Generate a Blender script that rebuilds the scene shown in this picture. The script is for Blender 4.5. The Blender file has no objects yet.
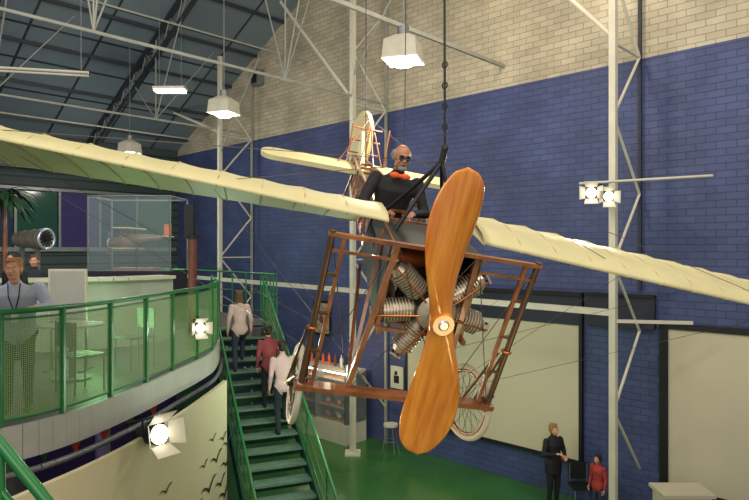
import bpy, bmesh, math, random
from mathutils import Vector, Matrix, Euler
random.seed(4)
V=Vector
scene=bpy.context.scene
scene.view_settings.view_transform='Standard'
scene.view_settings.look='None'
H=5.3

# ---------------------------------------------------------------- materials
def lin(c):
    r=[]
    for x in c:
        x=x/255.0
        r.append(x/12.92 if x<=0.04045 else ((x+0.055)/1.055)**2.4)
    return (r[0],r[1],r[2],1.0)
def mat(name,col,rough=0.6,metal=0.0,var=0.12,scale=4.0,emit=None,es=0.0,bump=0.0,alpha=None,coat=0.0,stretch=None):
    m=bpy.data.materials.new(name); m.use_nodes=True
    nt=m.node_tree; b=nt.nodes['Principled BSDF']
    c=lin(col)
    b.inputs['Roughness'].default_value=rough
    b.inputs['Metallic'].default_value=metal
    if coat: b.inputs['Coat Weight'].default_value=coat
    tc=nt.nodes.new('ShaderNodeTexCoord'); mp=nt.nodes.new('ShaderNodeMapping')
    nz=nt.nodes.new('ShaderNodeTexNoise'); nz.inputs['Scale'].default_value=scale; nz.inputs['Detail'].default_value=4
    if stretch: mp.inputs['Scale'].default_value=stretch
    nt.links.new(tc.outputs['Object'],mp.inputs['Vector']); nt.links.new(mp.outputs['Vector'],nz.inputs['Vector'])
    cr=nt.nodes.new('ShaderNodeValToRGB')
    cr.color_ramp.elements[0].position=0.3; cr.color_ramp.elements[1].position=0.7
    cr.color_ramp.elements[0].color=(c[0]*(1-var),c[1]*(1-var),c[2]*(1-var),1)
    cr.color_ramp.elements[1].color=(min(1,c[0]*(1+var)),min(1,c[1]*(1+var)),min(1,c[2]*(1+var)),1)
    nt.links.new(nz.outputs['Fac'],cr.inputs['Fac']); nt.links.new(cr.outputs['Color'],b.inputs['Base Color'])
    if bump:
        bp=nt.nodes.new('ShaderNodeBump'); bp.inputs['Strength'].default_value=bump; bp.inputs['Distance'].default_value=0.02
        nt.links.new(nz.outputs['Fac'],bp.inputs['Height']); nt.links.new(bp.outputs['Normal'],b.inputs['Normal'])
    if emit:
        b.inputs['Emission Color'].default_value=lin(emit); b.inputs['Emission Strength'].default_value=es
    if alpha is not None: b.inputs['Alpha'].default_value=alpha
    return m

def brick_wall_mat():
    m=bpy.data.materials.new('painted_brick'); m.use_nodes=True; nt=m.node_tree; b=nt.nodes['Principled BSDF']; N=nt.nodes.new; K=nt.links.new
    tc=N('ShaderNodeTexCoord'); sx=N('ShaderNodeSeparateXYZ'); cx=N('ShaderNodeCombineXYZ')
    K(tc.outputs['Object'],sx.inputs[0]); K(sx.outputs['X'],cx.inputs['X']); K(sx.outputs['Z'],cx.inputs['Y'])
    def br(c1,c2,cm):
        t=N('ShaderNodeTexBrick'); t.inputs['Scale'].default_value=1; t.inputs['Brick Width'].default_value=0.34; t.inputs['Row Height'].default_value=0.135
        t.inputs['Mortar Size'].default_value=0.009; t.inputs['Mortar Smooth'].default_value=0.5
        t.inputs['Color1'].default_value=lin(c1); t.inputs['Color2'].default_value=lin(c2); t.inputs['Mortar'].default_value=lin(cm)
        K(cx.outputs[0],t.inputs['Vector']); return t
    blue=br((72,82,126),(64,74,116),(52,60,98)); cream=br((196,184,160),(180,168,144),(150,138,116))
    nz=N('ShaderNodeTexNoise'); nz.inputs['Scale'].default_value=0.8; nz.inputs['Detail'].default_value=7; K(cx.outputs[0],nz.inputs['Vector'])
    gt=N('ShaderNodeMath'); gt.operation='GREATER_THAN'; gt.inputs[1].default_value=9.1; K(sx.outputs['Z'],gt.inputs[0])
    mx=N('ShaderNodeMix'); mx.data_type='RGBA'; K(gt.outputs[0],mx.inputs['Factor']); K(blue.outputs['Color'],mx.inputs['A']); K(cream.outputs['Color'],mx.inputs['B'])
    mr=N('ShaderNodeMapRange'); mr.inputs['From Min'].default_value=0.3; mr.inputs['From Max'].default_value=0.7; mr.inputs['To Min'].default_value=0.72; mr.inputs['To Max'].default_value=1.15
    K(nz.outputs['Fac'],mr.inputs['Value'])
    ml=N('ShaderNodeMix'); ml.data_type='RGBA'; ml.blend_type='MULTIPLY'; ml.inputs['Factor'].default_value=1
    K(mx.outputs['Result'],ml.inputs['A']); K(mr.outputs[0],ml.inputs['B']); K(ml.outputs['Result'],b.inputs['Base Color'])
    bp=N('ShaderNodeBump'); bp.inputs['Strength'].default_value=0.5; bp.inputs['Distance'].default_value=0.02; bp.invert=True
    K(blue.outputs['Fac'],bp.inputs['Height']); K(bp.outputs['Normal'],b.inputs['Normal'])
    b.inputs['Roughness'].default_value=0.55
    return m
def grid_mat(name,c1,c2,cm,w,h,ms,rough=0.5,axes=('X','Y'),offset=0.0):
    m=bpy.data.materials.new(name); m.use_nodes=True; nt=m.node_tree; b=nt.nodes['Principled BSDF']; N=nt.nodes.new; K=nt.links.new
    tc=N('ShaderNodeTexCoord'); sx=N('ShaderNodeSeparateXYZ'); cx=N('ShaderNodeCombineXYZ')
    K(tc.outputs['Object'],sx.inputs[0]); K(sx.outputs[axes[0]],cx.inputs['X']); K(sx.outputs[axes[1]],cx.inputs['Y'])
    t=N('ShaderNodeTexBrick'); t.offset=offset; t.inputs['Scale'].default_value=1; t.inputs['Brick Width'].default_value=w; t.inputs['Row Height'].default_value=h; t.inputs['Mortar Size'].default_value=ms
    t.inputs['Color1'].default_value=lin(c1); t.inputs['Color2'].default_value=lin(c2); t.inputs['Mortar'].default_value=lin(cm)
    K(cx.outputs[0],t.inputs['Vector']); K(t.outputs['Color'],b.inputs['Base Color']); b.inputs['Roughness'].default_value=rough
    return m
def mesh_panel_mat():
    m=bpy.data.materials.new('perforated_green_metal'); m.use_nodes=True; nt=m.node_tree; b=nt.nodes['Principled BSDF']; N=nt.nodes.new; K=nt.links.new
    b.inputs['Base Color'].default_value=lin((128,160,100)); b.inputs['Roughness'].default_value=0.6
    uv=N('ShaderNodeUVMap'); sx=N('ShaderNodeSeparateXYZ'); K(uv.outputs[0],sx.inputs[0])
    def s(o,k):
        a=N('ShaderNodeMath'); a.operation='MULTIPLY'; a.inputs[1].default_value=k; K(o,a.inputs[0])
        c=N('ShaderNodeMath'); c.operation='SINE'; K(a.outputs[0],c.inputs[0]); return c
    a=s(sx.outputs['X'],math.pi/0.02); c=s(sx.outputs['Y'],math.pi/0.02)
    p=N('ShaderNodeMath'); p.operation='MULTIPLY'; K(a.outputs[0],p.inputs[0]); K(c.outputs[0],p.inputs[1])
    ab=N('ShaderNodeMath'); ab.operation='ABSOLUTE'; K(p.outputs[0],ab.inputs[0])
    g=N('ShaderNodeMath'); g.operation='LESS_THAN'; g.inputs[1].default_value=0.42; K(ab.outputs[0],g.inputs[0])
    K(g.outputs[0],b.inputs['Alpha'])
    return m
def wood_mat(name,c1,c2,scale,stretch,rough=0.3,coat=0.4):
    m=bpy.data.materials.new(name); m.use_nodes=True; nt=m.node_tree; b=nt.nodes['Principled BSDF']; N=nt.nodes.new; K=nt.links.new
    tc=N('ShaderNodeTexCoord'); mp=N('ShaderNodeMapping'); mp.inputs['Scale'].default_value=stretch
    w=N('ShaderNodeTexNoise'); w.inputs['Scale'].default_value=scale; w.inputs['Detail'].default_value=5; w.inputs['Roughness'].default_value=.6
    K(tc.outputs['Object'],mp.inputs[0]); K(mp.outputs[0],w.inputs['Vector'])
    cr=N('ShaderNodeValToRGB'); cr.color_ramp.elements[0].position=.32; cr.color_ramp.elements[1].position=.68; cr.color_ramp.elements[0].color=lin(c1); cr.color_ramp.elements[1].color=lin(c2)
    K(w.outputs['Fac'],cr.inputs['Fac']); K(cr.outputs['Color'],b.inputs['Base Color']); b.inputs['Roughness'].default_value=rough; b.inputs['Coat Weight'].default_value=coat
    return m
def glass_mat(name,col,a=0.15):
    m=bpy.data.materials.new(name); m.use_nodes=True; nt=m.node_tree; b=nt.nodes['Principled BSDF']
    b.inputs['Base Color'].default_value=lin(col); b.inputs['Roughness'].default_value=0.05; b.inputs['Alpha'].default_value=a
    return m

M_brick=brick_wall_mat()
M_roof=grid_mat('roof_panels',(112,124,132),(100,112,122),(38,44,50),1.25,1.9,0.04,0.5)
M_floor=mat('green_floor_paint',(54,104,48),0.22,var=0.15,scale=0.8)
M_clad=grid_mat('back_cladding',(56,72,70),(48,64,62),(20,28,30),30,0.3,0.03,0.6,('Y','Z'))
M_white=mat('white_painted_steel',(204,198,180),0.45,var=0.06)
M_cream=mat('cream_wing_fabric',(204,194,146),0.55,var=0.07,scale=2.5)
M_tape=mat('rib_tape',(184,172,124),0.7)
M_screen=mat('projection_screen',(198,188,162),0.8,var=0.03,scale=.6)
M_black=mat('black_matte',(18,18,22),0.6)
M_navy=mat('dark_navy_blind',(34,36,52),0.6,var=.1)
M_green=mat('green_rail_paint',(34,112,58),0.35,var=0.08)
M_dgreen=mat('dark_green_steel',(20,72,50),0.4,var=0.1)
M_tread=mat('stair_tread',(100,128,110),0.5,var=0.15,scale=8)
M_mesh=mesh_panel_mat()
M_grey=mat('grey_steel',(120,124,124),0.4,0.3)
M_fascia=mat('fascia_paint',(170,170,160),0.5,var=.06)
M_dark=mat('dark_interior',(36,34,44),0.8)
M_wood=wood_mat('varnished_ash',(104,58,34),(164,102,64),5,(1,1,1),.3,.4)
M_prop=wood_mat('propeller_mahogany',(196,108,38),(236,156,62),3.0,(5,1,.5),.2,.7)
M_engine=mat('engine_steel',(200,188,168),0.35,0.5,var=.15,scale=20)
M_crank=mat('crankcase_dark',(66,56,50),0.35,0.7)
M_tubeb=mat('bronze_tube',(112,84,66),0.3,0.6)
M_copper=mat('copper_pipe',(190,110,64),0.3,0.7)
M_wire=mat('bracing_wire',(90,88,84),0.4,0.6)
M_rubber=mat('tyre_cream',(196,188,170),0.7)
M_spoke=mat('spoke_steel',(200,200,200),0.3,.6)
M_lamp=mat('lamp_glow',(255,250,235),0.5,emit=(255,246,225),es=9)
M_lampbody=mat('lamp_shade',(186,180,162),0.5,emit=(255,240,210),es=0.05)
M_glass=glass_mat('clear_glass',(190,210,215),0.12)
M_mural=mat('cream_mural_panel',(206,192,156),0.7,var=.05,scale=.7)
M_maroon=mat('maroon_post',(110,58,48),0.5)
M_orange=mat('orange_cloth',(222,92,40),0.7)

# ---------------------------------------------------------------- mesh builder
class MB:
    def __init__(s,name): s.name=name; s.v=[]; s.f=[]; s.m=[]; s.s=[]; s.mats=[]; s.uv={}
    def mi(s,m):
        if m not in s.mats: s.mats.append(m)
        return s.mats.index(m)
    def add(s,vs,fs,m,smooth=False,uvs=None):
        o=len(s.v); s.v+= [V(p) for p in vs]; k=s.mi(m)
        for i,f in enumerate(fs):
            if uvs: s.uv[len(s.f)]=uvs[i]
            s.f.append([o+j for j in f]); s.m.append(k); s.s.append(smooth)
    def box8(s,p,m):
        s.add(p,[(0,3,2,1),(4,5,6,7),(0,1,5,4),(1,2,6,5),(2,3,7,6),(3,0,4,7)],m)
    def box(s,c,d,m,R=None):
        c=V(c); h=[x/2 for x in d]
        p=[V((x*h[0],y*h[1],z*h[2])) for z in(-1,1) for x,y in((-1,-1),(1,-1),(1,1),(-1,1))]
        if R: p=[R@q for q in p]
        s.box8([c+q for q in p],m)
    def beam(s,p0,p1,w,h,m,up=(0,0,1)):
        p0,p1=V(p0),V(p1); d=(p1-p0).normalized(); u=V(up)
        if abs(d.dot(u))>.95: u=V((0,1,0))
        x=d.cross(u).normalized(); z=x.cross(d)
        p=[]
        for q in(p0,p1):
            for a,b in((-1,-1),(1,-1),(1,1),(-1,1)): p.append(q+x*a*w/2+z*b*h/2)
        s.box8(p,m)
    def tube(s,p0,p1,r0,r1=None,m=None,n=8):
        if r1 is None: r1=r0
        p0,p1=V(p0),V(p1); d=p1-p0
        if d.length<1e-6: return
        d.normalize(); u=V((0,0,1)) if abs(d.z)<.9 else V((1,0,0)); x=d.cross(u).normalized(); y=d.cross(x)
        vs=[]
        for q,r in((p0,r0),(p1,r1)):
            for i in range(n):
                a=2*math.pi*i/n; vs.append(q+x*math.cos(a)*r+y*math.sin(a)*r)
        fs=[(i,(i+1)%n,n+(i+1)%n,n+i) for i in range(n)]
        s.add(vs,fs,m,True); s.add(vs,[tuple(range(n))[::-1],tuple(range(n,2*n))],m)
    def path(s,pts,r,m,n=8):
        for i in range(len(pts)-1):
            s.tube(pts[i],pts[i+1],r,r,m,n)
            if i: s.sph(pts[i],(r,r,r),m,nu=n,nv=4)
    def sph(s,c,r,m,R=None,nu=14,nv=9):
        if not hasattr(r,'__len__'): r=(r,r,r)
        c=V(c); vs=[V((0,0,r[2]))]
        for j in range(1,nv):
            t=math.pi*j/nv
            for i in range(nu):
                a=2*math.pi*i/nu; vs.append(V((r[0]*math.sin(t)*math.cos(a),r[1]*math.sin(t)*math.sin(a),r[2]*math.cos(t))))
        vs.append(V((0,0,-r[2])))
        if R: vs=[R@q for q in vs]
        vs=[c+q for q in vs]; fs=[]
        for i in range(nu): fs.append((0,1+i,1+(i+1)%nu))
        for j in range(nv-2):
            o=1+j*nu
            for i in range(nu): fs.append((o+i,o+nu+i,o+nu+(i+1)%nu,o+(i+1)%nu))
        o=1+(nv-2)*nu; e=len(vs)-1
        for i in range(nu): fs.append((o+i,e,o+(i+1)%nu))
        s.add(vs,fs,m,True)
    def capsule(s,p0,p1,r0,r1,m,n=12):
        s.tube(p0,p1,r0,r1,m,n); s.sph(p0,r0,m,nu=n,nv=8); s.sph(p1,r1,m,nu=n,nv=8)
    def loft(s,secs,m,n=20):
        vs=[];
        for c,rx,ry in secs:
            for i in range(n):
                a=2*math.pi*i/n; vs.append(V(c)+V((math.cos(a)*rx,math.sin(a)*ry,0)))
        k=len(secs); fs=[]
        for j in range(k-1):
            for i in range(n): fs.append((j*n+i,j*n+(i+1)%n,(j+1)*n+(i+1)%n,(j+1)*n+i))
        s.add(vs,fs+[tuple(range(n))[::-1],tuple(range((k-1)*n,k*n))],m,True)
    def torus(s,c,ax,R,r,m,N=32,n=8,a0=0,a1=2*math.pi):
        c=V(c); ax=V(ax).normalized(); u=V((0,0,1)) if abs(ax.z)<.9 else V((1,0,0)); x=ax.cross(u).normalized(); y=ax.cross(x)
        vs=[];fs=[]
        for i in range(N):
            a=a0+(a1-a0)*i/N; d=x*math.cos(a)+y*math.sin(a)
            for j in range(n):
                b=2*math.pi*j/n; vs.append(c+d*(R+r*math.cos(b))+ax*r*math.sin(b))
        for i in range(N):
            for j in range(n):
                k=(i+1)%N; fs.append((i*n+j,k*n+j,k*n+(j+1)%n,i*n+(j+1)%n))
        s.add(vs,fs,m,True)
    def prism(s,poly,z0,z1,m):
        n=len(poly); vs=[V((p[0],p[1],z0)) for p in poly]+[V((p[0],p[1],z1)) for p in poly]
        s.add(vs,[tuple(range(n))[::-1],tuple(range(n,2*n))]+[(i,(i+1)%n,n+(i+1)%n,n+i) for i in range(n)],m)
    def build(s,frame=None,parent=None,fixn=True):
        me=bpy.data.meshes.new(s.name)
        if parent is None:
            if frame is None:
                lo=[min(v[i] for v in s.v) for i in range(3)]; hi=[max(v[i] for v in s.v) for i in range(3)]
                frame=Matrix.Translation(((lo[0]+hi[0])/2,(lo[1]+hi[1])/2,lo[2]))
            inv=frame.inverted(); vs=[inv@v for v in s.v]
        else: vs=s.v
        me.from_pydata([tuple(v) for v in vs],[],s.f)
        for m in s.mats: me.materials.append(m)
        for i,p in enumerate(me.polygons): p.material_index=s.m[i]; p.use_smooth=s.s[i]
        if s.uv:
            ul=me.uv_layers.new(name='UVMap')
            for i,p in enumerate(me.polygons):
                if i in s.uv:
                    for k,li in enumerate(p.loop_indices): ul.data[li].uv=s.uv[i][k]
        me.validate(); me.update()
        ob=bpy.data.objects.new(s.name,me); scene.collection.objects.link(ob)
        if parent is None: ob.matrix_world=frame
        else: ob.parent=parent
        return ob

def L(a,b,z): return V((-.7193*a+.6947*b,.6947*a+.7193*b,z))
HALL=Matrix.Rotation(math.atan2(-.6947,.7193),4,'Z')
def hbox(mb,a0,a1,b0,b1,z0,z1,m):
    p=[L(a,b,z) for z in(z0,z1) for a,b in((a1,b0),(a0,b0),(a0,b1),(a1,b1))]
    mb.box8(p,m)

# ---------------------------------------------------------------- room shell
AE=23.2; BW=12.54; RIDGE=5.0
def zr(a): return 9.3+.5*(AE-a) if a>=RIDGE else 9.3+.5*(AE-RIDGE)-.5*(RIDGE-a)
w=MB('wall_right')
pts=[(AE,0),(-9,0),(-9,zr(-9)),(RIDGE,zr(RIDGE)),(AE,zr(AE))]
vs=[L(a,BW,z) for a,z in pts]+[L(a,BW+.3,z) for a,z in pts]
w.add(vs,[(0,1,2,3,4),(9,8,7,6,5)]+[(i,(i+1)%5,5+(i+1)%5,5+i) for i in range(5)],M_brick)
w.build(frame=HALL)
w=MB('wall_back'); hbox(w,AE,AE+.25,-14,BW+.3,0,zr(AE),M_clad); w.build(frame=HALL)
w=MB('floor'); hbox(w,-9,AE+.25,-14,BW+.3,-.2,0,M_floor); w.build(frame=HALL)
w=MB('ceiling')
for a0,a1 in((AE+.3,RIDGE),(RIDGE,-9)):
    vs=[L(a0,-14,zr(a0)),L(a1,-14,zr(a1)),L(a1,BW+.3,zr(a1)),L(a0,BW+.3,zr(a0))]
    vs+=[v+V((0,0,.2)) for v in vs]; w.box8(vs,M_roof)
w.build(frame=HALL)
# roof structure
t=MB('roof_truss')
M_truss=mat('truss_dark_steel',(52,58,64),0.5,.2); M_tie=mat('truss_light_steel',(150,150,140),0.5)
for b in(9.0,4.6,0.2):
    t.beam(L(RIDGE,b,zr(RIDGE)-.12),L(AE,b,zr(AE)-.12),.1,.16,M_truss)
    t.beam(L(RIDGE,b,zr(RIDGE)-.95),L(AE,b,zr(AE)-.55),.07,.1,M_truss)
    k=24
    for i in range(k):
        a0=RIDGE+(AE-RIDGE)*i/k; a1=RIDGE+(AE-RIDGE)*(i+.5)/k; a2=RIDGE+(AE-RIDGE)*(i+1)/k
        lo=lambda a: zr(a)-.95+.4*(a-RIDGE)/(AE-RIDGE)
        t.tube(L(a0,b,zr(a0)-.15),L(a1,b,lo(a1)),.018,m=M_tie,n=5); t.tube(L(a1,b,lo(a1)),L(a2,b,zr(a2)-.15),.018,m=M_tie,n=5)
for i in range(12):
    a=AE-.8-i*1.55
    t.beam(L(a,-12,zr(a)-.06),L(a,BW,zr(a)-.06),.06,.1,M_truss)
t.build(frame=HALL)
t=MB('roof_tie_beam')
for a,z,b0,w_ in((7.9,9.6,-6,.065),(11.6,9.3,-6,.045),(18,9.3,-8,.045),(15,11.2,2,.035),(20.6,9.35,-2,.035)):
    t.beam(L(a,b0,z),L(a,BW,z),w_,w_*1.2,M_tie)
for a in(11.6,18):
    for b in(9,4.6,.2):
        t.tube(L(a,b,9.3),L(a,b,zr(a)-.1),.02,m=M_tie,n=6)
        t.tube(L(a,b,9.3),L(a-2,b,zr(a-2)-.1),.02,m=M_tie,n=6)
        t.tube(L(a,b,9.3),L(a+1.8,b,zr(a+1.8)-.1),.02,m=M_tie,n=6)
        t.tube(L(a,b,9.3),L(a,b+2,zr(a)-.1),.018,m=M_tie,n=6)
t.build(frame=HALL)

# lattice columns
def column(name,a,top):
    c=MB(name); b=11.2
    c.beam(L(a,b,0),L(a,b,top),.12,.12,M_white,up=L(0,1,0))
    c.beam(L(a,BW-.08,4.5 if a<6 else 0.0),L(a,BW-.08,top),.06,.06,M_tie if a>6 else M_navy,up=L(0,1,0))
    c.box(L(a,b,.03),(.4,.4,.06),M_white)
    z=1.0;i=0
    while z<top-1.3:
        z2=z+1.35
        if i%2: c.tube(L(a,b,z),L(a,BW-.1,z2),.03,m=M_white,n=6)
        else: c.tube(L(a,BW-.1,z),L(a,b,z2),.03,m=M_white,n=6)
        if i%3==2: c.tube(L(a,b,z2),L(a,BW-.1,z2),.025,m=M_white,n=6)
        z=z2;i+=1
    c.tube(L(a,b,9.2),L(a+3.05,b,min(12.6,zr(a+3.05)-.1)),.05,m=M_white,n=6)
    c.tube(L(a,b,top-3.2),L(a-2.2,b,top-.5),.03,m=M_tie,n=6)
    return c.build(frame=HALL)
column('lattice_column',4.74,14.5); column('lattice_column',11.6,13.0); column('lattice_column',17.93,11.7)
t=MB('trim_1')
t.beam(L(4.74,11.2,4.15),L(22.8,11.2,4.4),.09,.12,M_white)
t.beam(L(4.74,11.2,4.0),L(3.6,11.9,4.0),.06,.06,M_white)
t.build(frame=HALL)

# projection screens
def screen(name,a0,a1,z0,z1):
    s=MB(name); b=BW-.06
    hbox(s,a0,a1,b-.03,b,z0,z1,M_screen)
    f=.07
    hbox(s,a0-f,a0,b-.06,b+.04,z0-f,z1+.65,M_black); hbox(s,a1,a1+f,b-.06,b+.04,z0-f,z1+.65,M_black)
    hbox(s,a0,a1,b-.06,b+.04,z0-f,z0,M_black)
    hbox(s,a0,a1,b-.05,b+.04,z1,z1+.62,M_navy)
    hbox(s,a0-f,a1+f,b-.09,b+.04,z1+.62,z1+.7,M_black)
    s.build(frame=HALL)
screen('projection_screen',6.0,10.8,.84,3.7)
s=MB('projection_screen'); b=BW-.06
hbox(s,-.5,4.2,b-.03,b,.8,3.79,M_screen)
hbox(s,4.2,4.36,b-.06,b+.04,.1,3.9,M_black); hbox(s,-.5,4.36,b-.06,b+.04,.7,.8,M_black); hbox(s,-.5,4.36,b-.06,b+.04,3.79,3.9,M_black)
s.build(frame=HALL)
s=MB('blind_box'); hbox(s,4.45,5.85,BW-.12,BW-.01,3.75,4.36,M_navy); hbox(s,4.45,5.85,BW-.15,BW-.01,4.36,4.42,M_black); s.build(frame=HALL)
s=MB('wall_speaker'); hbox(s,17.3,17.65,BW-.3,BW-.01,10.9,11.4,M_grey); hbox(s,17.34,17.61,BW-.32,BW-.3,10.95,11.35,M_black); s.build(frame=HALL)

# ---------------------------------------------------------------- balcony
ZB=3.55; ZR=4.7
edge=[(-8.6,4.6),(-7,4.75),(-5.5,4.98),(-4.4,5.35),(-3.6,5.96),(-3.27,6.5),(-3.08,7.23),(-2.95,8.0),(-2.87,8.8),(-2.78,9.7),(-2.78,10.6),(-3.02,11.9),(-3.4,13.1),(-3.72,14.2)]
def smooth(pts,k=4):
    out=[]
    for i in range(len(pts)-1):
        p0=V(pts[max(0,i-1)]);p1=V(pts[i]);p2=V(pts[i+1]);p3=V(pts[min(len(pts)-1,i+2)])
        for j in range(k):
            t=j/k; out.append(.5*((2*p1)+(-p0+p2)*t+(2*p0-5*p1+4*p2-p3)*t*t+(-p0+3*p1-3*p2+p3)*t**3))
    out.append(V(pts[-1])); return out
es=smooth(edge)
M_bfloor=mat('balcony_floor',(96,92,96),0.5)
bal=MB('balcony')
bal.prism([tuple(p) for p in es]+[(-2.55,13.85),(-2.4,15.2),(-4.4,17.6),(-9,22),(-14.2,16.6),(-12,7)],ZB-.22,ZB,M_bfloor)
for i in range(len(es)-1):   # fascia
    p,q=es[i],es[i+1]
    d=(q-p).normalized(); nrm=V((d.y,-d.x))*.05
    bal.box8([V((x.x,x.y,z)) for z in(ZB-.3,ZB+.04) for x in(p+nrm*.1,q+nrm*.1,q+nrm,p+nrm)],M_fascia)
    bal.tube((p.x+nrm.x*1.5,p.y+nrm.y*1.5,ZB-.42),(q.x+nrm.x*1.5,q.y+nrm.y*1.5,ZB-.42),.035,m=M_grey,n=6)
for (x,y) in((-4.2,7.2),(-4.6,10.5),(-5.2,14.5),(-7,8),(-8,14)):
    bal.tube((x,y,0),(x,y,ZB-.2),.12,m=M_grey,n=12)
bal.build(frame=Matrix.Identity(4))
r=MB('balcony_railing')
acc=0
for i in range(len(es)-1):
    p,q=es[i],es[i+1]; ln=(q-p).length
    r.add([(p.x,p.y,ZB+.1),(q.x,q.y,ZB+.1),(q.x,q.y,ZR-.07),(p.x,p.y,ZR-.07)],[(0,1,2,3)],M_mesh,uvs=[[(acc,0),(acc+ln,0),(acc+ln,1),(acc,1)]])
    acc+=ln
r.path([(p.x,p.y,ZR) for p in es],.028,M_green,8)
r.path([(p.x,p.y,ZB+.1) for p in es],.015,M_green,6)
r.path([(p.x,p.y,ZR-.07) for p in es],.012,M_green,6)
for i in range(0,len(es),4):
    p=es[i]; r.beam((p.x,p.y,ZB+.0),(p.x,p.y,ZR),.05,.05,M_green)
r.build(frame=Matrix.Identity(4))

# mural wall beneath balcony
mw=smooth([(-4.6,4.1),(-3.3,4.9),(-2.92,5.6),(-2.63,6.68),(-2.47,8),(-2.4,9.2),(-2.38,10.0)],5)
m=MB('mural_panel')
for i in range(len(mw)-1):
    p,q=mw[i],mw[i+1]; d=(q-p).normalized(); n2=V((-d.y,d.x))*.06
    m.box8([V((x.x,x.y,z)) for z in(0,3.2) for x in(p,q,q+n2,p+n2)],M_mural)
def onmural(s,z):
    k=s*(len(mw)-1); i=min(int(k),len(mw)-2); p=mw[i].lerp(mw[i+1],k-i); d=(mw[i+1]-mw[i]).normalized(); o=V((d.y,-d.x))*.006
    return V((p.x+o.x,p.y+o.y,z)),V((d.x,d.y,0)),V((o.x,o.y,0))
M_ink=mat('mural_ink',(40,34,30),.7)
for s_,z_,sc in((.86,2.15,.2),(.80,1.85,.24),(.9,1.7,.2),(.93,2.35,.14),(.72,1.75,.2),(.97,1.9,.2),(.6,2.4,.12),(.95,1.45,.24),(.83,2.5,.12),(.77,2.25,.12),(.99,2.2,.16)):
    p,d,o=onmural(s_,z_)
    up=V((0,0,1)); pts=[(-1,.35),(-.55,.5),(-.1,.08),(0,-.1),(.15,.12),(.6,.62),(1,.5),(.55,.3),(.2,-.12),(.05,-.5),(-.12,-.15),(-.5,.25)]
    m.add([p+o+d*x*sc*1.6+up*y*sc*.7 for x,y in pts],[tuple(range(12))],M_ink)
m.build(frame=Matrix.Identity(4))
# partition beneath balcony
pw=MB('display_partition'); M_purp=mat('purple_partition',(52,38,74),.8)
pw.prism([(-12,9.5),(-4.0,12.5),(-4.0,12.7),(-12,9.7)],0,ZB-.24,M_purp); pw.build()
bt=MB('bunting')
bp=[V((-5.2,6.2,3.2)),V((-4.3,7.0,3.02)),V((-3.6,7.9,3.05)),V((-3.1,9.2,3.2))]
for i in range(3):
    bt.tube(bp[i],bp[i+1],.006,m=M_black,n=4)
    for k in range(3):
        a=bp[i].lerp(bp[i+1],(k+.15)/3); c=bp[i].lerp(bp[i+1],(k+.75)/3)
        bt.add([a,c,(a+c)/2-V((0,0,.3)),a+V((0,.01,0)),c+V((0,.01,0)),(a+c)/2-V((0,-.01,.3))],[(0,1,2),(5,4,3)],M_orange if k%2==0 else M_green)
bt.build()

# foreground green handrail
fr=MB('stair_handrail')
P=lambda t:V((-1.81+.8*t,3.0,4.36-.98*t))
fr.tube(P(-1.2),P(3.6),.03,m=M_green); fr.tube(P(-1.2)-V((0,0,.22)),P(3.6)-V((0,0,.22)),.018,m=M_green); fr.tube(P(-1.2)-V((0,0,.44)),P(3.6)-V((0,0,.44)),.018,m=M_green)
for t_ in(-1.2,0,1.2,2.4,3.6):
    q=P(t_); fr.tube((q.x,q.y,0),q,.022,m=M_green)
fr.build()

# ---------------------------------------------------------------- staircase
SD=V((-.383,.924,0)); SP=V((.924,.383,0))
def SC(d): return V((-2.65-(d-13)*.415,d,3.55-(14.1-d)*.67))
st=MB('staircase'); NS=19; W=.62
for i in range(NS):
    d=8.8+(i+.9)*(5.3/NS); c=SC(d); z=3.55*(i+1)/NS-.0
    c=V((c.x,c.y,z-.02))
    st.box8([c+SP*a*W+SD*b*.15+V((0,0,h)) for h in(-.02,.02) for a,b in((-1,-1),(1,-1),(1,1),(-1,1))],M_tread)
    c2=c+SD*.14-V((0,0,.09)); st.box8([c2+SP*a*W+SD*b*.008+V((0,0,h)) for h in(-.09,.06) for a,b in((-1,-1),(1,-1),(1,1),(-1,1))],M_dgreen)
for sg in(-1,1):
    a=SC(8.8)+SP*sg*W+V((0,0,.02)); b_=SC(14.1)+SP*sg*W
    a.z=.1
    st.beam(a,b_-V((0,0,.1)),.05,.26,M_dgreen)
    a2=a+V((0,0,.95)); b2=b_+V((0,0,1.0))
    st.tube(a2,b2,.027,m=M_green); st.tube(a2-V((0,0,.4)),b2-V((0,0,.4)),.014,m=M_green,n=6); st.tube(a2-V((0,0,.7)),b2-V((0,0,.7)),.014,m=M_green,n=6)
    st.add([a+V((0,0,.15)),b_+V((0,0,.1)),b2-V((0,0,.05)),a2-V((0,0,.05))],[(0,1,2,3)],M_mesh,uvs=[[(0,0),(6.6,0),(6.6,.8),(0,.8)]])
    for k in range(6):
        p=a.lerp(b_,k/5); st.tube(p-V((0,0,.1)),p+V((0,0,.97)),.022,m=M_green,n=6)
st.build()
lr=MB('landing_railing')
pts=[V((-2.5,13.95,ZR)),V((-2.4,15.2,ZR)),V((-4.4,17.6,ZR)),V((-9,22,ZR))]
lr.path(pts,.026,M_green); lr.path([p-V((0,0,.5)) for p in pts],.014,M_green,6); lr.path([p-V((0,0,.95)) for p in pts],.014,M_green,6)
for i in range(3):
    for k in range(4):
        p=pts[i].lerp(pts[i+1],k/4); lr.tube(p,(p.x,p.y,ZB),.02,m=M_green,n=6)
lr.build()

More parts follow.
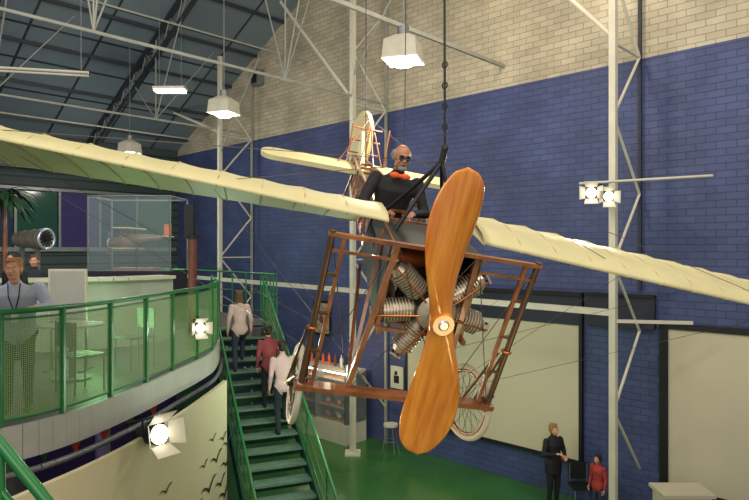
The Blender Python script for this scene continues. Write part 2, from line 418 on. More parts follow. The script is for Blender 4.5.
# ---------------------------------------------------------------- lamps
def pendant(name,loc,r):
    p=MB(name); x,y,z=loc
    zt=zr(-.7193*x+.6947*y)
    p.tube((x,y,z+.42),(x,y,zt),.012,m=M_grey,n=6)
    p.tube((x,y,z+.32),(x,y,z+.5),.09,m=M_grey,n=12)
    R=Matrix.Rotation(-.3,3,'Z')
    def ring(h,zz): return [V((x,y,zz))+R@V((a*h,b*h,0)) for a,b in((-1,-1),(1,-1),(1,1),(-1,1))]
    p.box8(ring(r,z)+ring(r*.92,z+.26),M_lampbody); p.box8(ring(r*.92,z+.26)+ring(r*.4,z+.36),M_white)
    p.box((x,y,z-.015),(r*2.06,r*2.06,.03),M_white,R)
    p.tube((x,y,z-.10),(x,y,z-.03),r*.5,r*.78,M_lamp,24)
    p.build()
    l=bpy.data.lights.new(name+'_bulb','POINT'); l.energy=170; l.color=(1,.93,.8); l.shadow_soft_size=.25
    o=bpy.data.objects.new(name+'_bulb',l); o.location=(x,y,z-.4); scene.collection.objects.link(o)
pendant('pendant_lamp',(.44,9.5,8.22),.265); pendant('pendant_lamp',(-3.4,14.0,8.4),.265); pendant('pendant_lamp',(-7.5,19.0,8.3),.25)
f=MB('fluorescent_lamp'); c=V((-5.6,17,9.66)); f.box(c,(.8,.3,.06),M_lamp); f.box(c+V((0,0,.06)),(.86,.36,.07),M_white)
for sx in(-.3,.3): f.tube(c+V((sx,0,.1)),(c.x+sx,c.y,zr(.7193*5.6+.6947*17)-.3),.008,m=M_grey,n=5)
f.build()
f=MB('strip_light'); f.tube((-8.6,13.2,9.15),(-6.0,13.0,8.95),.025,m=M_lampbody); f.tube((-8.6,13.2,9.22),(-6.0,13.0,9.02),.03,m=M_white)
for x in(-8.4,-6.2): f.tube((x,13.1,9.1),(x,13.1,zr(.7193*7.4+.6947*13.1)-.9),.008,m=M_grey,n=5)
f.build()

def stage_lamp(name,c,dirv,mount,sc=1.0,energy=60,col=(1,.95,.85)):
    s=MB(name); c=V(c); d=V(dirv).normalized(); side=d.cross(V((0,0,1))).normalized(); up=side.cross(d)
    s.tube(c-d*.16*sc,c+d*.1*sc,.085*sc,.1*sc,M_black,14); s.tube(c+d*.1*sc,c+d*.11*sc,.09*sc,m=M_lamp,n=14)
    for v,u in((up,side),(-up,side),(side,up),(-side,up)):
        a=c+d*.1*sc+v*.1*sc; e=a+d*.13*sc+v*.09*sc
        s.box8([a-u*.1*sc,a+u*.1*sc,e+u*.12*sc,e-u*.12*sc,a-u*.1*sc+v*.008,a+u*.1*sc+v*.008,e+u*.12*sc+v*.008,e-u*.12*sc+v*.008],M_white)
    s.path([c+side*.11*sc,c+side*.11*sc+V((0,0,.16*sc)),c-side*.11*sc+V((0,0,.16*sc)),c-side*.11*sc],.01*sc,M_black,6)
    s.path([c+V((0,0,.16*sc)),V(mount)],.014,M_black,6)
    s.build()
    l=bpy.data.lights.new(name+'_beam','SPOT'); l.energy=energy; l.spot_size=1.7; l.spot_blend=.6; l.color=col; l.shadow_soft_size=.08
    o=bpy.data.objects.new(name+'_beam',l); o.location=c+d*.25*sc; o.rotation_euler=d.to_track_quat('-Z','Y').to_euler(); scene.collection.objects.link(o)
bar=MB('lighting_bar'); bar.tube((3.7,11.2,6.5),(6.0,11.0,6.62),.025,m=M_white); bar.tube(L(4.74,11.2,6.55),L(4.74,11.2,6.9),.02,m=M_white); bar.build()
stage_lamp('stage_lamp',(3.88,11.1,6.32),(-.35,-1,-.05),(3.9,11.18,6.5),1.0,450)
stage_lamp('stage_lamp',(4.12,10.95,6.26),(-.2,-1,-.2),(4.05,11.18,6.5),.9,200)
stage_lamp('stage_lamp',(-2.5,7.0,3.22),(.75,-.55,.15),(-3.0,7.2,3.25),1.2,220,(1,.8,.5))
stage_lamp('stage_lamp',(-2.72,9.6,4.1),(.5,-.8,.0),(-2.8,9.75,4.3),.8,60,(.75,1,.8))

# ---------------------------------------------------------------- AEROPLANE
MP=Matrix.Translation((.518,4.9,4.75))@Matrix.Rotation(math.radians(8.4),4,'Z')@Matrix.Rotation(math.radians(17),4,'X')@Matrix.Rotation(math.radians(9),4,'Y')
plane=bpy.data.objects.new('monoplane',None); scene.collection.objects.link(plane); plane.matrix_world=MP; plane.empty_display_size=.5
CX=-.08
def wz(sg,s): return (.62+.045*s) if sg<0 else (.605-.062*s)
def wing(name,sg):
    w=MB(name); x0,x1=.42,4.75; rp=.34; sub=5; nst=int((x1-x0)/rp)*sub+1
    np_=14; loops=[]
    for k in range(nst):
        s=x0+k*rp/sub; fr=(k%sub)/sub; sag=math.sin(math.pi*fr)
        u=(s-x0)/(x1-x0)
        ch=1.9-.04*sag; le=.33
        if u>.88: q=(u-.88)/.12; ch*=1-.45*q*q
        inc=math.radians((14+6*u) if sg<0 else 6.5)
        loop=[]
        ts=[(1-math.cos(math.pi*i/(np_-1)))/2 for i in range(np_)]
        def pt(t,up):
            th=.095*math.sqrt(max(t,0))*(1-t)*1.9
            z=.11*math.sin(math.pi*t**.8)+(th if up else -th*.6)-.016*sag*math.sin(math.pi*t)*(1 if up else -1)
            y=t*ch
            return V((CX+sg*s,le+y*math.cos(inc)+z*math.sin(inc),wz(sg,s)+ -y*math.sin(inc)+z*math.cos(inc)))
        loop=[pt(t,True) for t in reversed(ts)]+[pt(t,False) for t in ts[1:-1]]
        loops.append(loop)
        if k%sub==0:
            pr=[pt(t,False)-V((0,0,.004)) for t in ts[1::2]]; 
            for i in range(len(pr)-1): w.tube(pr[i],pr[i+1],.008,m=M_tape,n=4)
            pr=[pt(t,True)+V((0,0,.002)) for t in ts[::2]]
            for i in range(len(pr)-1): w.tube(pr[i],pr[i+1],.007,m=M_tape,n=4)
    n=len(loops[0]); vs=[p for l in loops for p in l]; fs=[]
    for k in range(nst-1):
        for i in range(n): fs.append((k*n+i,k*n+(i+1)%n,(k+1)*n+(i+1)%n,(k+1)*n+i))
    fs+=[tuple(range(n)),tuple(range((nst-1)*n,nst*n))[::-1]]
    if sg<0: fs=[f[::-1] for f in fs]
    w.add(vs,fs,M_cream,True)
    w.build(parent=plane)
wing('wing_left',-1); wing('wing_right',1)

fu=MB('fuselage')
def lon(y,sx,sz):  # longerons
    t=max(0,min(1,(y-.2)/5.6)); hw=.36*(1-t)+.07*t; top=.5*(1-t)+.42*t; bot=-.22*(1-t)+.12*t
    return V((CX+sx*hw,y,top if sz>0 else bot))
ys=[.2+5.6*i/12 for i in range(13)]
for sx in(-1,1):
    for sz in(-1,1): fu.beam(lon(.1,sx,sz),lon(5.8,sx,sz),.035,.035,M_wood)
for y in ys:
    for sx in(-1,1): fu.beam(lon(y,sx,1),lon(y,sx,-1),.028,.028,M_wood)
    for sz in(-1,1): fu.beam(lon(y,-1,sz),lon(y,1,sz),.028,.028,M_wood)
for i in range(len(ys)-1):
    for sx in(-1,1):
        fu.tube(lon(ys[i],sx,1),lon(ys[i+1],sx,-1),.004,m=M_wire,n=4); fu.tube(lon(ys[i],sx,-1),lon(ys[i+1],sx,1),.004,m=M_wire,n=4)
# cockpit cladding
for sx in(-1,1):
    fu.box8([lon(.3,sx,-1),lon(2.0,sx,-1),lon(2.0,sx,1),lon(.3,sx,1)]+[p+V((sx*.015,0,0)) for p in(lon(.3,sx,-1),lon(2.0,sx,-1),lon(2.0,sx,1),lon(.3,sx,1))],M_crank)
fu.box8([lon(.15,-1,1),lon(.15,1,1),lon(1.0,1,1),lon(1.0,-1,1)]+[p+V((0,0,.02)) for p in(lon(.15,-1,1),lon(.15,1,1),lon(1.0,1,1),lon(1.0,-1,1))],M_black)
fu.box8([lon(.3,-1,-1),lon(.3,1,-1),lon(2,1,-1),lon(2,-1,-1)]+[p+V((0,0,.02)) for p in(lon(.3,-1,-1),lon(.3,1,-1),lon(2,1,-1),lon(2,-1,-1))],M_wood)
fu.box((CX,1.75,.1),(.5,.35,.06),M_black)           # seat
fu.tube((CX-.25,.75,.25),(CX+.25,.75,.25),.17,m=M_copper,n=20)             # tank
# king-post pylon
ap=V((CX+.05,.87,1.12))
for x,y in((-.3,.6),(.3,.6),(-.3,1.25),(.3,1.25)): fu.tube((CX+x,y,.5),ap,.02,m=M_black)
fu.tube(ap,ap+V((0,0,.12)),.03,m=M_black)
fu.build(parent=plane)

ta=MB('tail')
def plate(poly,th,ax,m):   # poly list of local points, extrude along ax
    n=len(poly); a=V(ax)*th/2
    ta.add([V(p)-a for p in poly]+[V(p)+a for p in poly],[tuple(range(n))[::-1],tuple(range(n,2*n))]+[(i,(i+1)%n,n+(i+1)%n,n+i) for i in range(n)],m)
st_=[]
for i in range(9):
    a=-math.pi/2+math.pi*i/8; st_.append((CX+1.35+.2*math.cos(a),5.25+.42*math.sin(a),.30))
for i in range(9):
    a=math.pi/2+math.pi*i/8; st_.append((CX-1.35+.2*math.cos(a),5.25+.42*math.sin(a),.30))
plate(st_,.07,(0,0,1),M_cream)
rd=[]
for i in range(24):
    a=2*math.pi*i/24; rd.append((CX+.12,5.9+.32*math.cos(a),.66+.5*math.sin(a)))
# rudder slightly deflected
rr=Matrix.Rotation(.38,3,'Z'); rd=[V((CX+.12,5.65,0))+rr@(V(p)-V((CX+.12,5.65,0))) for p in rd]
plate(rd,.07,rr@V((1,0,0)),M_cream)
plate([(CX,5.0,.42),(CX,5.7,.42),(CX,5.75,.8),(CX,5.6,.85)],.05,(1,0,0),M_cream)
for z in(.5,.7,.9): ta.tube((CX-.2,5.6,z),(CX+.3,5.6,z),.012,m=M_wood)
for sx in(-1,1):
    ta.tube((CX+sx*.35,5.3,.36),(CX+.1,5.75,1.1),.012,m=M_wood); ta.tube((CX+sx*.1,4.6,.45),(CX+.1,5.7,1.0),.012,m=M_wood)
    ta.tube((CX+sx*.1,5.2,.2),(CX+sx*.25,5.1,-.5),.02,m=M_wood)
    ta.tube((CX+.3*sx+.1,5.4,.36),(CX+.3*sx+.1,5.5,.95),.014,m=M_wood)
ta.tube((CX-.25,5.1,-.5),(CX+.25,5.1,-.5),.02,m=M_wood)
ta.build(parent=plane)

# engine
en=MB('engine')
en.tube((0,.12,0),(0,.42,0),.17,.17,M_crank,24); en.tube((0,.05,0),(0,.12,0),.09,.16,M_engine,24); en.tube((0,.42,0),(0,.5,0),.28,.28,M_crank,24)
for k in range(7):
    a=math.radians(90+360/7*k); d=V((math.cos(a),0,math.sin(a))); c=V((0,.27,0))
    en.tube(c+d*.14,c+d*.42,.07,.07,M_engine,14)
    for j in range(9):
        q=c+d*(.2+j*.026); en.tube(q,q+d*.01,.102,.102,M_engine,16)
    en.tube(c+d*.43,c+d*.48,.08,.05,M_engine,14)
    side=d.cross(V((0,1,0)))
    en.tube(c+d*.47+side*.03,c+d*.52+side*.03,.012,m=M_crank,n=6); en.tube(c+d*.47-side*.03,c+d*.52-side*.03,.012,m=M_crank,n=6)
    en.tube(c+d*.52+side*.05-V((0,.02,0)),c+d*.52-side*.05-V((0,.02,0)),.01,m=M_engine,n=6)
    en.tube(V((0,.1,0))+d*.14,c+d*.5+V((0,-.09,0)),.008,m=M_copper,n=6)
    en.path([c+d*.12+V((0,.17,0)),c+d*.3+V((0,.19,0))+side*.04,c+d*.46+V((0,.08,0))],.02,M_copper,8)
en.build(parent=plane)

# propeller
pr=MB('propeller')
R=1.22; NS_=36; nc=12; rot=Matrix.Rotation(math.radians(-3.5),3,'Y')
loops=[]
for k in range(-NS_,NS_+1):
    r_=R*k/NS_; u=abs(k)/NS_; sg=1 if k>=0 else -1
    WM=.218
    w_=.10+(WM-.10)*math.sin(min(1,u/.66)*math.pi/2)**1.7 if u<.66 else WM*math.sqrt(max(0.0004,1-((u-.66)/.34)**2.3))
    tw=math.radians(50-38*u)*sg*1.0
    if u<.12: tw=math.radians(50)*math.sin(k/NS_/.12*math.pi/2)
    th=(.07*(1-u)**1.3+.012) 
    off=-sg*.055*math.sin(math.pi*min(1,u*1.1))
    lp=[]
    for i in range(nc*2):
        a=2*math.pi*i/(2*nc); cx_=math.cos(a)*w_; cy_=math.sin(a)*th
        x=off+cx_*math.cos(tw*.7)-cy_*math.sin(tw*.7); y=cx_*math.sin(tw*.7)+cy_*math.cos(tw*.7)
        lp.append(rot@V((x,y-.02,r_)))
    loops.append(lp)
n=2*nc; vs=[p for l in loops for p in l]; fs=[]
for k in range(len(loops)-1):
    for i in range(n): fs.append((k*n+i,k*n+(i+1)%n,(k+1)*n+(i+1)%n,(k+1)*n+i))
fs+=[tuple(range(n))[::-1],tuple(range((len(loops)-1)*n,len(loops)*n))]
pr.add(vs,fs,M_prop,True)
pr.tube((0,-.12,0),(0,-.06,0),.085,.1,M_prop,24); pr.tube((0,-.135,0),(0,-.12,0),.03,.045,M_spoke,16)
pr.tube((0,-.06,0),(0,.1,0),.09,.09,M_crank,24)
pr.build(parent=plane)

# undercarriage
uc=MB('undercarriage'); ux=-.09
UL,UR=-.95,.75; LLx,LRx=-.98,.64; zt,zb=.52,-.78; yy=.14
uc.beam((UL-.03,yy,zt),(UR+.03,yy,zt),.05,.03,M_wood); uc.beam((UL-.03,yy,zt-.13),(ux-.36,yy,zt-.13),.025,.02,M_wood); uc.beam((ux+.36,yy,zt-.13),(UR+.03,yy,zt-.13),.025,.02,M_wood)
uc.beam((LLx-.05,yy,zb),(LRx+.05,yy,zb),.12,.04,M_wood)
for a,b_ in((UL,LLx),(UR,LRx)):
    s_=1 if a>0 else -1
    uc.tube((a,yy,zt+.03),(b_,yy,zb-.05),.026,m=M_tubeb,n=10)
    uc.beam((a-s_*.10,yy,zt),(b_-s_*.09,yy,zb),.03,.03,M_wood)
    for t_ in(.25,.5,.75):
        x=a+(b_-a)*t_; z=zt+(zb-zt)*t_; uc.beam((x,yy,z),(x-s_*.10,yy,z),.03,.02,M_tubeb)
    uc.torus(((a+(b_-a)*.6),yy,zt+(zb-zt)*.6),(0,0,1),.035,.012,M_copper,16,6)
for x0,x1 in((ux-.33,ux-.5),(ux+.33,ux+.3)):
    uc.beam((x0,yy+.02,zt),(x1,yy+.02,zb),.042,.042,M_wood)
    uc.beam((x0,yy+.7,.45),(x1,yy+.02,zb),.03,.035,M_wood)
    uc.beam((x0,yy+1.5,-.15),(x1,yy+.02,zb),.03,.03,M_wood)
for a,b_,x0,x1 in((UL,LLx,ux-.33,ux-.5),(UR,LRx,ux+.33,ux+.3)):
    uc.tube((a,yy,zt),(x1,yy,zb),.004,m=M_wire,n=4); uc.tube((b_,yy,zb),(x0,yy,zt),.004,m=M_wire,n=4)
uc.tube((ux-.33,yy,zt),(ux+.3,yy,zb),.004,m=M_wire,n=4); uc.tube((ux+.33,yy,zt),(ux-.5,yy,zb),.004,m=M_wire,n=4)
uc.build(parent=plane)
def wheel(name,c,yaw,px):
    w=MB(name); c=V(c); ax=Matrix.Rotation(yaw,3,'Z')@V((1,0,0)); Rr=.32
    w.torus(c,ax,Rr,.028,M_rubber,40,10); w.torus(c,ax,Rr-.035,.016,M_tubeb,40,6)
    w.tube(c-ax*.07,c+ax*.07,.028,m=M_crank,n=12)
    u=V((0,0,1)); v=ax.cross(u)
    for k in range(28):
        a=2*math.pi*k/28; d=u*math.cos(a)+v*math.sin(a); w.tube(c+ax*(.05 if k%2 else -.05)+d*.025,c+d*(Rr-.03),.0025,m=M_crank,n=4)
    for s_ in(-1,1):
        w.tube(c+ax*.08*s_,V(px)+ax*.05*s_,.014,m=M_tubeb,n=6); w.tube(c+ax*.08*s_,V(px)+V((0,0,.42))+ax*.03*s_,.012,m=M_tubeb,n=6)
    w.build(parent=plane)
wheel('wheel_left',(-.99,.42,-.92),.03,(-.98,.14,-.7)); wheel('wheel_right',(.57,.42,-.92),.34,(.64,.14,-.7))

wi=MB('bracing_wires')
for sg in(-1,1):
    for s_ in(1.8,3.6):
        for y in(.5,1.6):
            inc=math.radians(16 if sg<0 else 6.5)
            e=V((CX+sg*s_,y,wz(sg,s_)-(y-.33)*math.tan(inc)))
            if y<1: wi.tube(ap,e+V((0,0,.05)),.003,m=M_wire,n=4)
            wi.tube((ux+sg*.3,.2 if y<1 else .9,-.75),e-V((0,0,.02)),.0025,m=M_wire,n=4)
    wi.tube((CX+sg*1.4,5.25,.36),(CX,5.75,1.1),.003,m=M_wire,n=4)
wi.build(parent=plane)
# suspension cables
sc_=MB('suspension_cable')
def roofz(p): return zr(-.7193*p.x+.6947*p.y)
pw_=MP@(ap+V((0,0,.12)))
sc_.tube(pw_,(pw_.x-.02,pw_.y,roofz(pw_)),.011,m=M_black,n=6); sc_.sph(pw_,.035,M_black)
for k in range(8): sc_.torus(pw_+V((0,0,.1+k*.09)),(1,k%2,0),.028,.007,M_black,10,5)
q=MP@V((CX,4.7,.45)); sc_.tube(q,(q.x,q.y,roofz(q)),.006,m=M_black,n=5)
q=MP@V((CX+.1,2.2,.5)); sc_.tube(q,(q.x+.1,q.y,roofz(q)),.005,m=M_black,n=5)
sc_.build()

# ---------------------------------------------------------------- people
def rem(tmp,voxel,smooth_it=4):
    me=bpy.data.meshes.new('t'); me.from_pydata([tuple(v) for v in tmp.v],[],tmp.f); me.update()
    bm=bmesh.new(); bm.from_mesh(me); bmesh.ops.recalc_face_normals(bm,faces=bm.faces); bm.to_mesh(me); bm.free()
    o=bpy.data.objects.new('t',me); scene.collection.objects.link(o)
    r=o.modifiers.new('r','REMESH'); r.mode='VOXEL'; r.voxel_size=voxel
    s=o.modifiers.new('s','SMOOTH'); s.iterations=smooth_it; s.factor=.5
    dg=bpy.context.evaluated_depsgraph_get(); ev=o.evaluated_get(dg); m2=ev.to_mesh()
    vs=[v.co.copy() for v in m2.vertices]; fs=[tuple(p.vertices) for p in m2.polygons]
    ev.to_mesh_clear(); bpy.data.objects.remove(o); bpy.data.meshes.remove(me)
    return vs,fs
def segd(p,a,b):
    ab=b-a; t=max(0,min(1,(p-a).dot(ab)/max(1e-9,ab.length_squared))); return (p-(a+ab*t)).length
M_lips=mat('lips',(160,84,76),.5); M_eye=mat('eye_white',(235,232,226),.3); M_pupil=mat('pupil',(30,24,20),.2)
def person(name,M,top,pants,skin,hair,style='short',el=None,wr=None,kn=None,an=None,lean=(0,0),hyaw=0,hpitch=0,sleeve=True,female=False,shoes=None,coat=False,extra=None,curl=.5,broad=1.0):
    mb=MB(name)
    def ln(p):
        k=max(0,p[2]-.95); return V((p[0]+lean[0]*k,p[1]+lean[1]*k,p[2]-.25*k*(lean[0]**2+lean[1]**2)))
    T=MB('x'); sh=(.165 if female else .185)*broad
    S=[V(ln((-sh,0,1.40))),V(ln((sh,0,1.40)))]
    E=[V(p) for p in(el or [(-.24,-.02,1.12),(.24,-.02,1.12)])]
    Wr=[V(p) for p in(wr or [(-.25,.06,.87),(.25,.06,.87)])]
    Kn=[V(p) for p in(kn or [(-.1,.02,.5),(.1,.02,.5)])]
    An=[V(p) for p in(an or [(-.1,-.02,.09),(.1,-.02,.09)])]
    Hp=[V((-.088,0,.9)),V((.088,0,.9))]
    g=M_black
    wa=.125 if female else .145
    secs=[((0,0,.80),.13,.09),((0,0,.86),.168,.12),((0,0,.95),.17 if female else .165,.122),((0,0,1.06),wa,.105),((0,0,1.2),wa+.015,.112),((0,.005,1.32),.175 if not female else .16,.12),((0,0,1.41),.15,.095),((0,-.005,1.46),.085,.075),((0,0,1.5),.055,.055)]
    if coat: secs=[((0,0,.72),.17,.13)]+[(c,rx+.012,ry+.012) for c,rx,ry in secs[1:]]
    if broad>1: secs=[(c,rx*(broad if c[2]<1.45 else 1),ry*(broad if c[2]<1.4 else 1)) for c,rx,ry in secs]
    T.loft([(ln(c),rx,ry) for c,rx,ry in secs],g,24)
    if female: 
        for sx in(-.07,.07): T.sph(ln((sx,.075,1.27)),(.06,.055,.06),g)
    hc=ln((0,.02,1.63)); T.capsule(ln((0,-.005,1.44)),ln((0,.01,1.56)),.055,.05,g)
    k=1.0 if sleeve else .9
    for i in(0,1):
        T.capsule(S[i],E[i],.062*broad,.047*broad,g); T.capsule(E[i],Wr[i],.046*k*broad,.031*k,g)
        T.capsule(Hp[i],Kn[i],.095,.066,g); T.capsule(Kn[i],An[i],.064,.046,g)
        ft=V((0,1,0)); T.capsule(An[i]-V((0,.02,.045)),An[i]+ft*.15-V((0,0,.055)),.04,.033,g)
    vs,fs=rem(T,.011,5)
    vec=lambda f: sum((vs[j] for j in f),V((0,0,0)))/len(f)
    bones=[]
    bones.append((ln((0,0,.88 if not coat else .75)),ln((0,0,1.42)),top,.15)); bones.append((ln((0,0,1.5)),ln((0,.01,1.6)),skin,.045))
    sk=shoes or M_black
    for i in(0,1):
        bones+= [(S[i],E[i],top,.05),(E[i],Wr[i],top if sleeve else skin,.04),(Hp[i]-V((0,0,.06)),Kn[i],pants,.085),(Kn[i],An[i]+V((0,0,.02)),pants,.055),(An[i]-V((0,0,.06)),An[i]+V((0,.15,-.055)),sk,.035)]
    groups={}
    for f in fs:
        c=vec(f); best=min(bones,key=lambda b:segd(c,b[0],b[1])-b[3]); groups.setdefault(best[2].name,(best[2],[]))[1].append(f)
    for mt,ff in groups.values():
        used=sorted({j for f in ff for j in f}); mp={j:i for i,j in enumerate(used)}
        mb.add([vs[j] for j in used],[tuple(mp[j] for j in f) for f in ff],mt,True)
    # hands
    for i in(0,1):
        sgn=-1 if i==0 else 1
        D=(Wr[i]-E[i]).normalized(); side=V((sgn,0,0)); Nn=(D.cross(V((0,1,0))))
        if Nn.length<.3: Nn=V((0,0,-1))
        Nn.normalize()
        if D.y<.7:
            Nn=V((-sgn,0,0)); 
            Nn=(Nn-D*Nn.dot(D)).normalized()
        else:
            Nn=(V((0,0,-1))-D*V((0,0,-1)).dot(D)).normalized()
        Sd=D.cross(Nn).normalized()
        if (Sd.y<0 and D.y<.7) or (D.y>=.7 and Sd.x*sgn>0): Sd=-Sd   # thumb side
        Rm=Matrix((Sd,D,Nn)).transposed()
        h=MB('h'); w0=Wr[i]
        h.sph(w0+D*.05,(.042,.052,.017),g,Rm); h.capsule(w0-D*.01,w0+D*.03,.027,.026,g,8)
        for j,lg in enumerate((.068,.078,.072,.056)):
            b0=w0+D*(.085-(.008 if j in(0,3) else 0))+Sd*(.03-.02*j); c1=(D*math.cos(curl*.6)+Nn*math.sin(curl*.6)); c2=(D*math.cos(curl*1.6)+Nn*math.sin(curl*1.6))
            m1=b0+c1*lg*.5; e1=m1+c2*lg*.5
            h.capsule(b0,m1,.0095,.0088,g,8); h.capsule(m1,e1,.0088,.0072,g,8)
        tb=w0+D*.03+Sd*.035; t1=tb+(D*.6+Sd*.7+Nn*.3).normalized()*.035; t2=t1+(D*.85+Sd*.3+Nn*.4).normalized()*.032
        h.capsule(tb,t1,.013,.011,g,8); h.capsule(t1,t2,.011,.009,g,8)
        v2,f2=rem(h,.0045,2); mb.add(v2,f2,skin,True)
    # head
    HR=Matrix.Rotation(hyaw,3,'Z')@Matrix.Rotation(hpitch,3,'X')
    h=MB('h')
    h.sph((0,-.01,.03),(.076,.096,.086),g,nu=24,nv=16); h.sph((0,.022,-.03),(.062,.073,.088),g,nu=24,nv=16); h.sph((0,.045,-.088),(.04,.04,.03),g)
    h.capsule((0,.09,-.002),(0,.112,-.034),.008,.013,g); h.sph((-.014,.098,-.037),.009,g); h.sph((.014,.098,-.037),.009,g)
    h.sph((0,.082,.018),(.048,.014,.009),g)
    for sx in(-1,1): h.sph((sx*.077,-.008,-.008),(.012,.02,.032),g); h.sph((sx*.038,.07,-.035),(.022,.02,.018),g)
    h.sph((0,.088,-.068),(.024,.012,.009),g)
    h.capsule((0,-.02,-.06),(0,-.03,-.12),.05,.052,g)
    v2,f2=rem(h,.0055,2)
    tr=lambda p: hc+HR@V(p)
    mb.add([tr(v) for v in v2],f2,skin,True)
    for sx in(-1,1):
        mb.sph(tr((sx*.03,.078,-.004)),(.0135,.0135,.010),M_eye,HR); mb.sph(tr((sx*.03,.088,-.004)),(.006,.005,.006),M_pupil,HR)
        mb.sph(tr((sx*.032,.089,.02)),(.019,.006,.004),hair,HR)
    mb.sph(tr((0,.098,-.068)),(.021,.006,.006),M_lips,HR)
    h=MB('h')
    if style in('short','long','bob'):
        h.sph((0,-.022,.042),(.086,.1,.088),g,nu=24,nv=16); h.sph((0,-.045,-.01),(.08,.075,.075),g)
        for k in range(16):
            a=k*.9; h.sph((.06*math.cos(a),-.02+.06*math.sin(a),.095+.01*math.sin(a*3)),.026,g)
        h.sph((.02,.05,.085),(.05,.035,.022),g)
        if style=='long':
            h.loft([((0,-.06,-.26),.06,.02),((0,-.065,-.2),.095,.04),((0,-.05,-.1),.095,.05),((0,-.04,0),.09,.07),((0,-.03,.06),.07,.07)],g)
            for sx in(-1,1): h.capsule((sx*.075,.0,.03),(sx*.085,.01,-.17),.022,.014,g)
        if style=='bob':
            for sx in(-1,1): h.capsule((sx*.072,-.01,.03),(sx*.075,-.01,-.08),.025,.018,g)
    else:
        for sx in(-1,1):
            h.sph((sx*.07,-.03,.02),(.028,.058,.05),g); h.sph((sx*.068,.012,.0),(.014,.018,.034),g)
        h.sph((0,-.09,-.005),(.06,.025,.045),g)
    v2,f2=rem(h,.007,2); mb.add([tr(v) for v in v2],f2,hair,True)
    if extra: extra(mb,tr,HR,ln)
    me_frame=M
    mb.v=[M@v for v in mb.v]
    return mb.build(frame=M)
sk=mat('skin',(212,150,122),.5,var=.06,scale=12); sk2=mat('skin_mannequin',(166,112,84),.5,var=.1,scale=12)
M_hair_b=mat('hair_brown',(96,66,44),.6,var=.2,scale=40); M_hair_bl=mat('hair_blond',(150,112,70),.6,var=.25,scale=40); M_hair_d=mat('hair_dark',(34,26,24),.6); M_hair_g=mat('hair_grey',(128,120,112),.7,var=.2,scale=40)
M_shirt=mat('pale_blue_shirt',(180,188,206),.7,var=.16,scale=30,stretch=(6,1,1)); M_jeans=mat('denim',(46,54,78),.8); M_blackcloth=mat('black_cloth',(24,22,26),.8,var=.2)
M_pinkw=mat('pale_pink_top',(206,176,170),.8); M_beige=mat('beige_top',(200,172,164),.8); M_red=mat('red_jacket',(170,56,50),.7); M_mauve=mat('maroon_top',(140,60,64),.8); M_teal=mat('dark_teal',(34,44,50),.8)
def PM(x,y,z,rz,s=1.0): return Matrix.Translation((x,y,z))@Matrix.Rotation(rz,4,'Z')@Matrix.Scale(s,4)
# pilot mannequin
def pil_extra(mb,tr,HR,ln):
    for sx in(-1,1):
        mb.torus(tr((sx*.031,.097,-.002)),HR@V((0,1,0)),.022,.005,M_black,18,6); mb.sph(tr((sx*.031,.094,-.002)),(.02,.005,.02),M_crank,HR)
        p=ln((0,.0,1.47)); mb.sph(V((sx*.05,p.y+.115,p.z+.0)),(.05,.018,.028),M_orange)
    mb.tube(tr((-.02,.1,0)),tr((.02,.1,0)),.005,m=M_black)
    mb.sph(tr((0,.094,-.056)),(.034,.012,.01),M_hair_g,HR); mb.sph(tr((0,.07,-.1)),(.042,.035,.028),M_hair_g,HR)
    p=ln((0,.0,1.46)); mb.sph(V((0,p.y+.12,p.z+.01)),(.014,.016,.018),M_orange)
PMx=MP@Matrix.Translation((CX-.13,1.72,-.74))@Matrix.Rotation(math.pi,4,'Z')@Matrix.Scale(1.07,4)
person('pilot_mannequin',PMx,M_blackcloth,M_blackcloth,sk2,M_hair_g,'bald',el=[(-.31,.12,1.16),(.31,.12,1.16)],wr=[(-.14,.36,1.18),(.14,.36,1.18)],
   kn=[(-.13,.42,.92),(.13,.42,.92)],an=[(-.11,.72,.66),(.11,.72,.66)],hyaw=.1,hpitch=.1,extra=pil_extra,curl=1.0,broad=1.1)
# man leaning on balcony
def man_extra(mb,tr,HR,ln):
    for sx in(-1,1): mb.path([ln((sx*.06,.06,1.47)),ln((sx*.05,.16,1.32)),ln((0,.175,1.12))],.006,M_black,5)
    mb.box(ln((0,.18,1.07)),(.07,.006,.09),M_eye)
person('man_at_railing',PM(-3.88,6.75,ZB,math.radians(-158),.97),M_shirt,M_jeans,sk,M_hair_bl,'short',el=[(-.33,.22,1.18),(.33,.22,1.18)],wr=[(-.22,.44,1.19),(.2,.46,1.19)],
   lean=(0,.42),hyaw=-.15,hpitch=.05,extra=man_extra,sleeve=True,curl=.8,broad=1.25)
person('visitor',PM(-5.75,9.9,ZB,math.radians(160),.98),M_blackcloth,M_jeans,sk,M_hair_d,'short')
person('visitor',PM(-6.2,11.3,ZB,math.radians(200),.95),M_teal,M_blackcloth,sk,M_hair_b,'short')
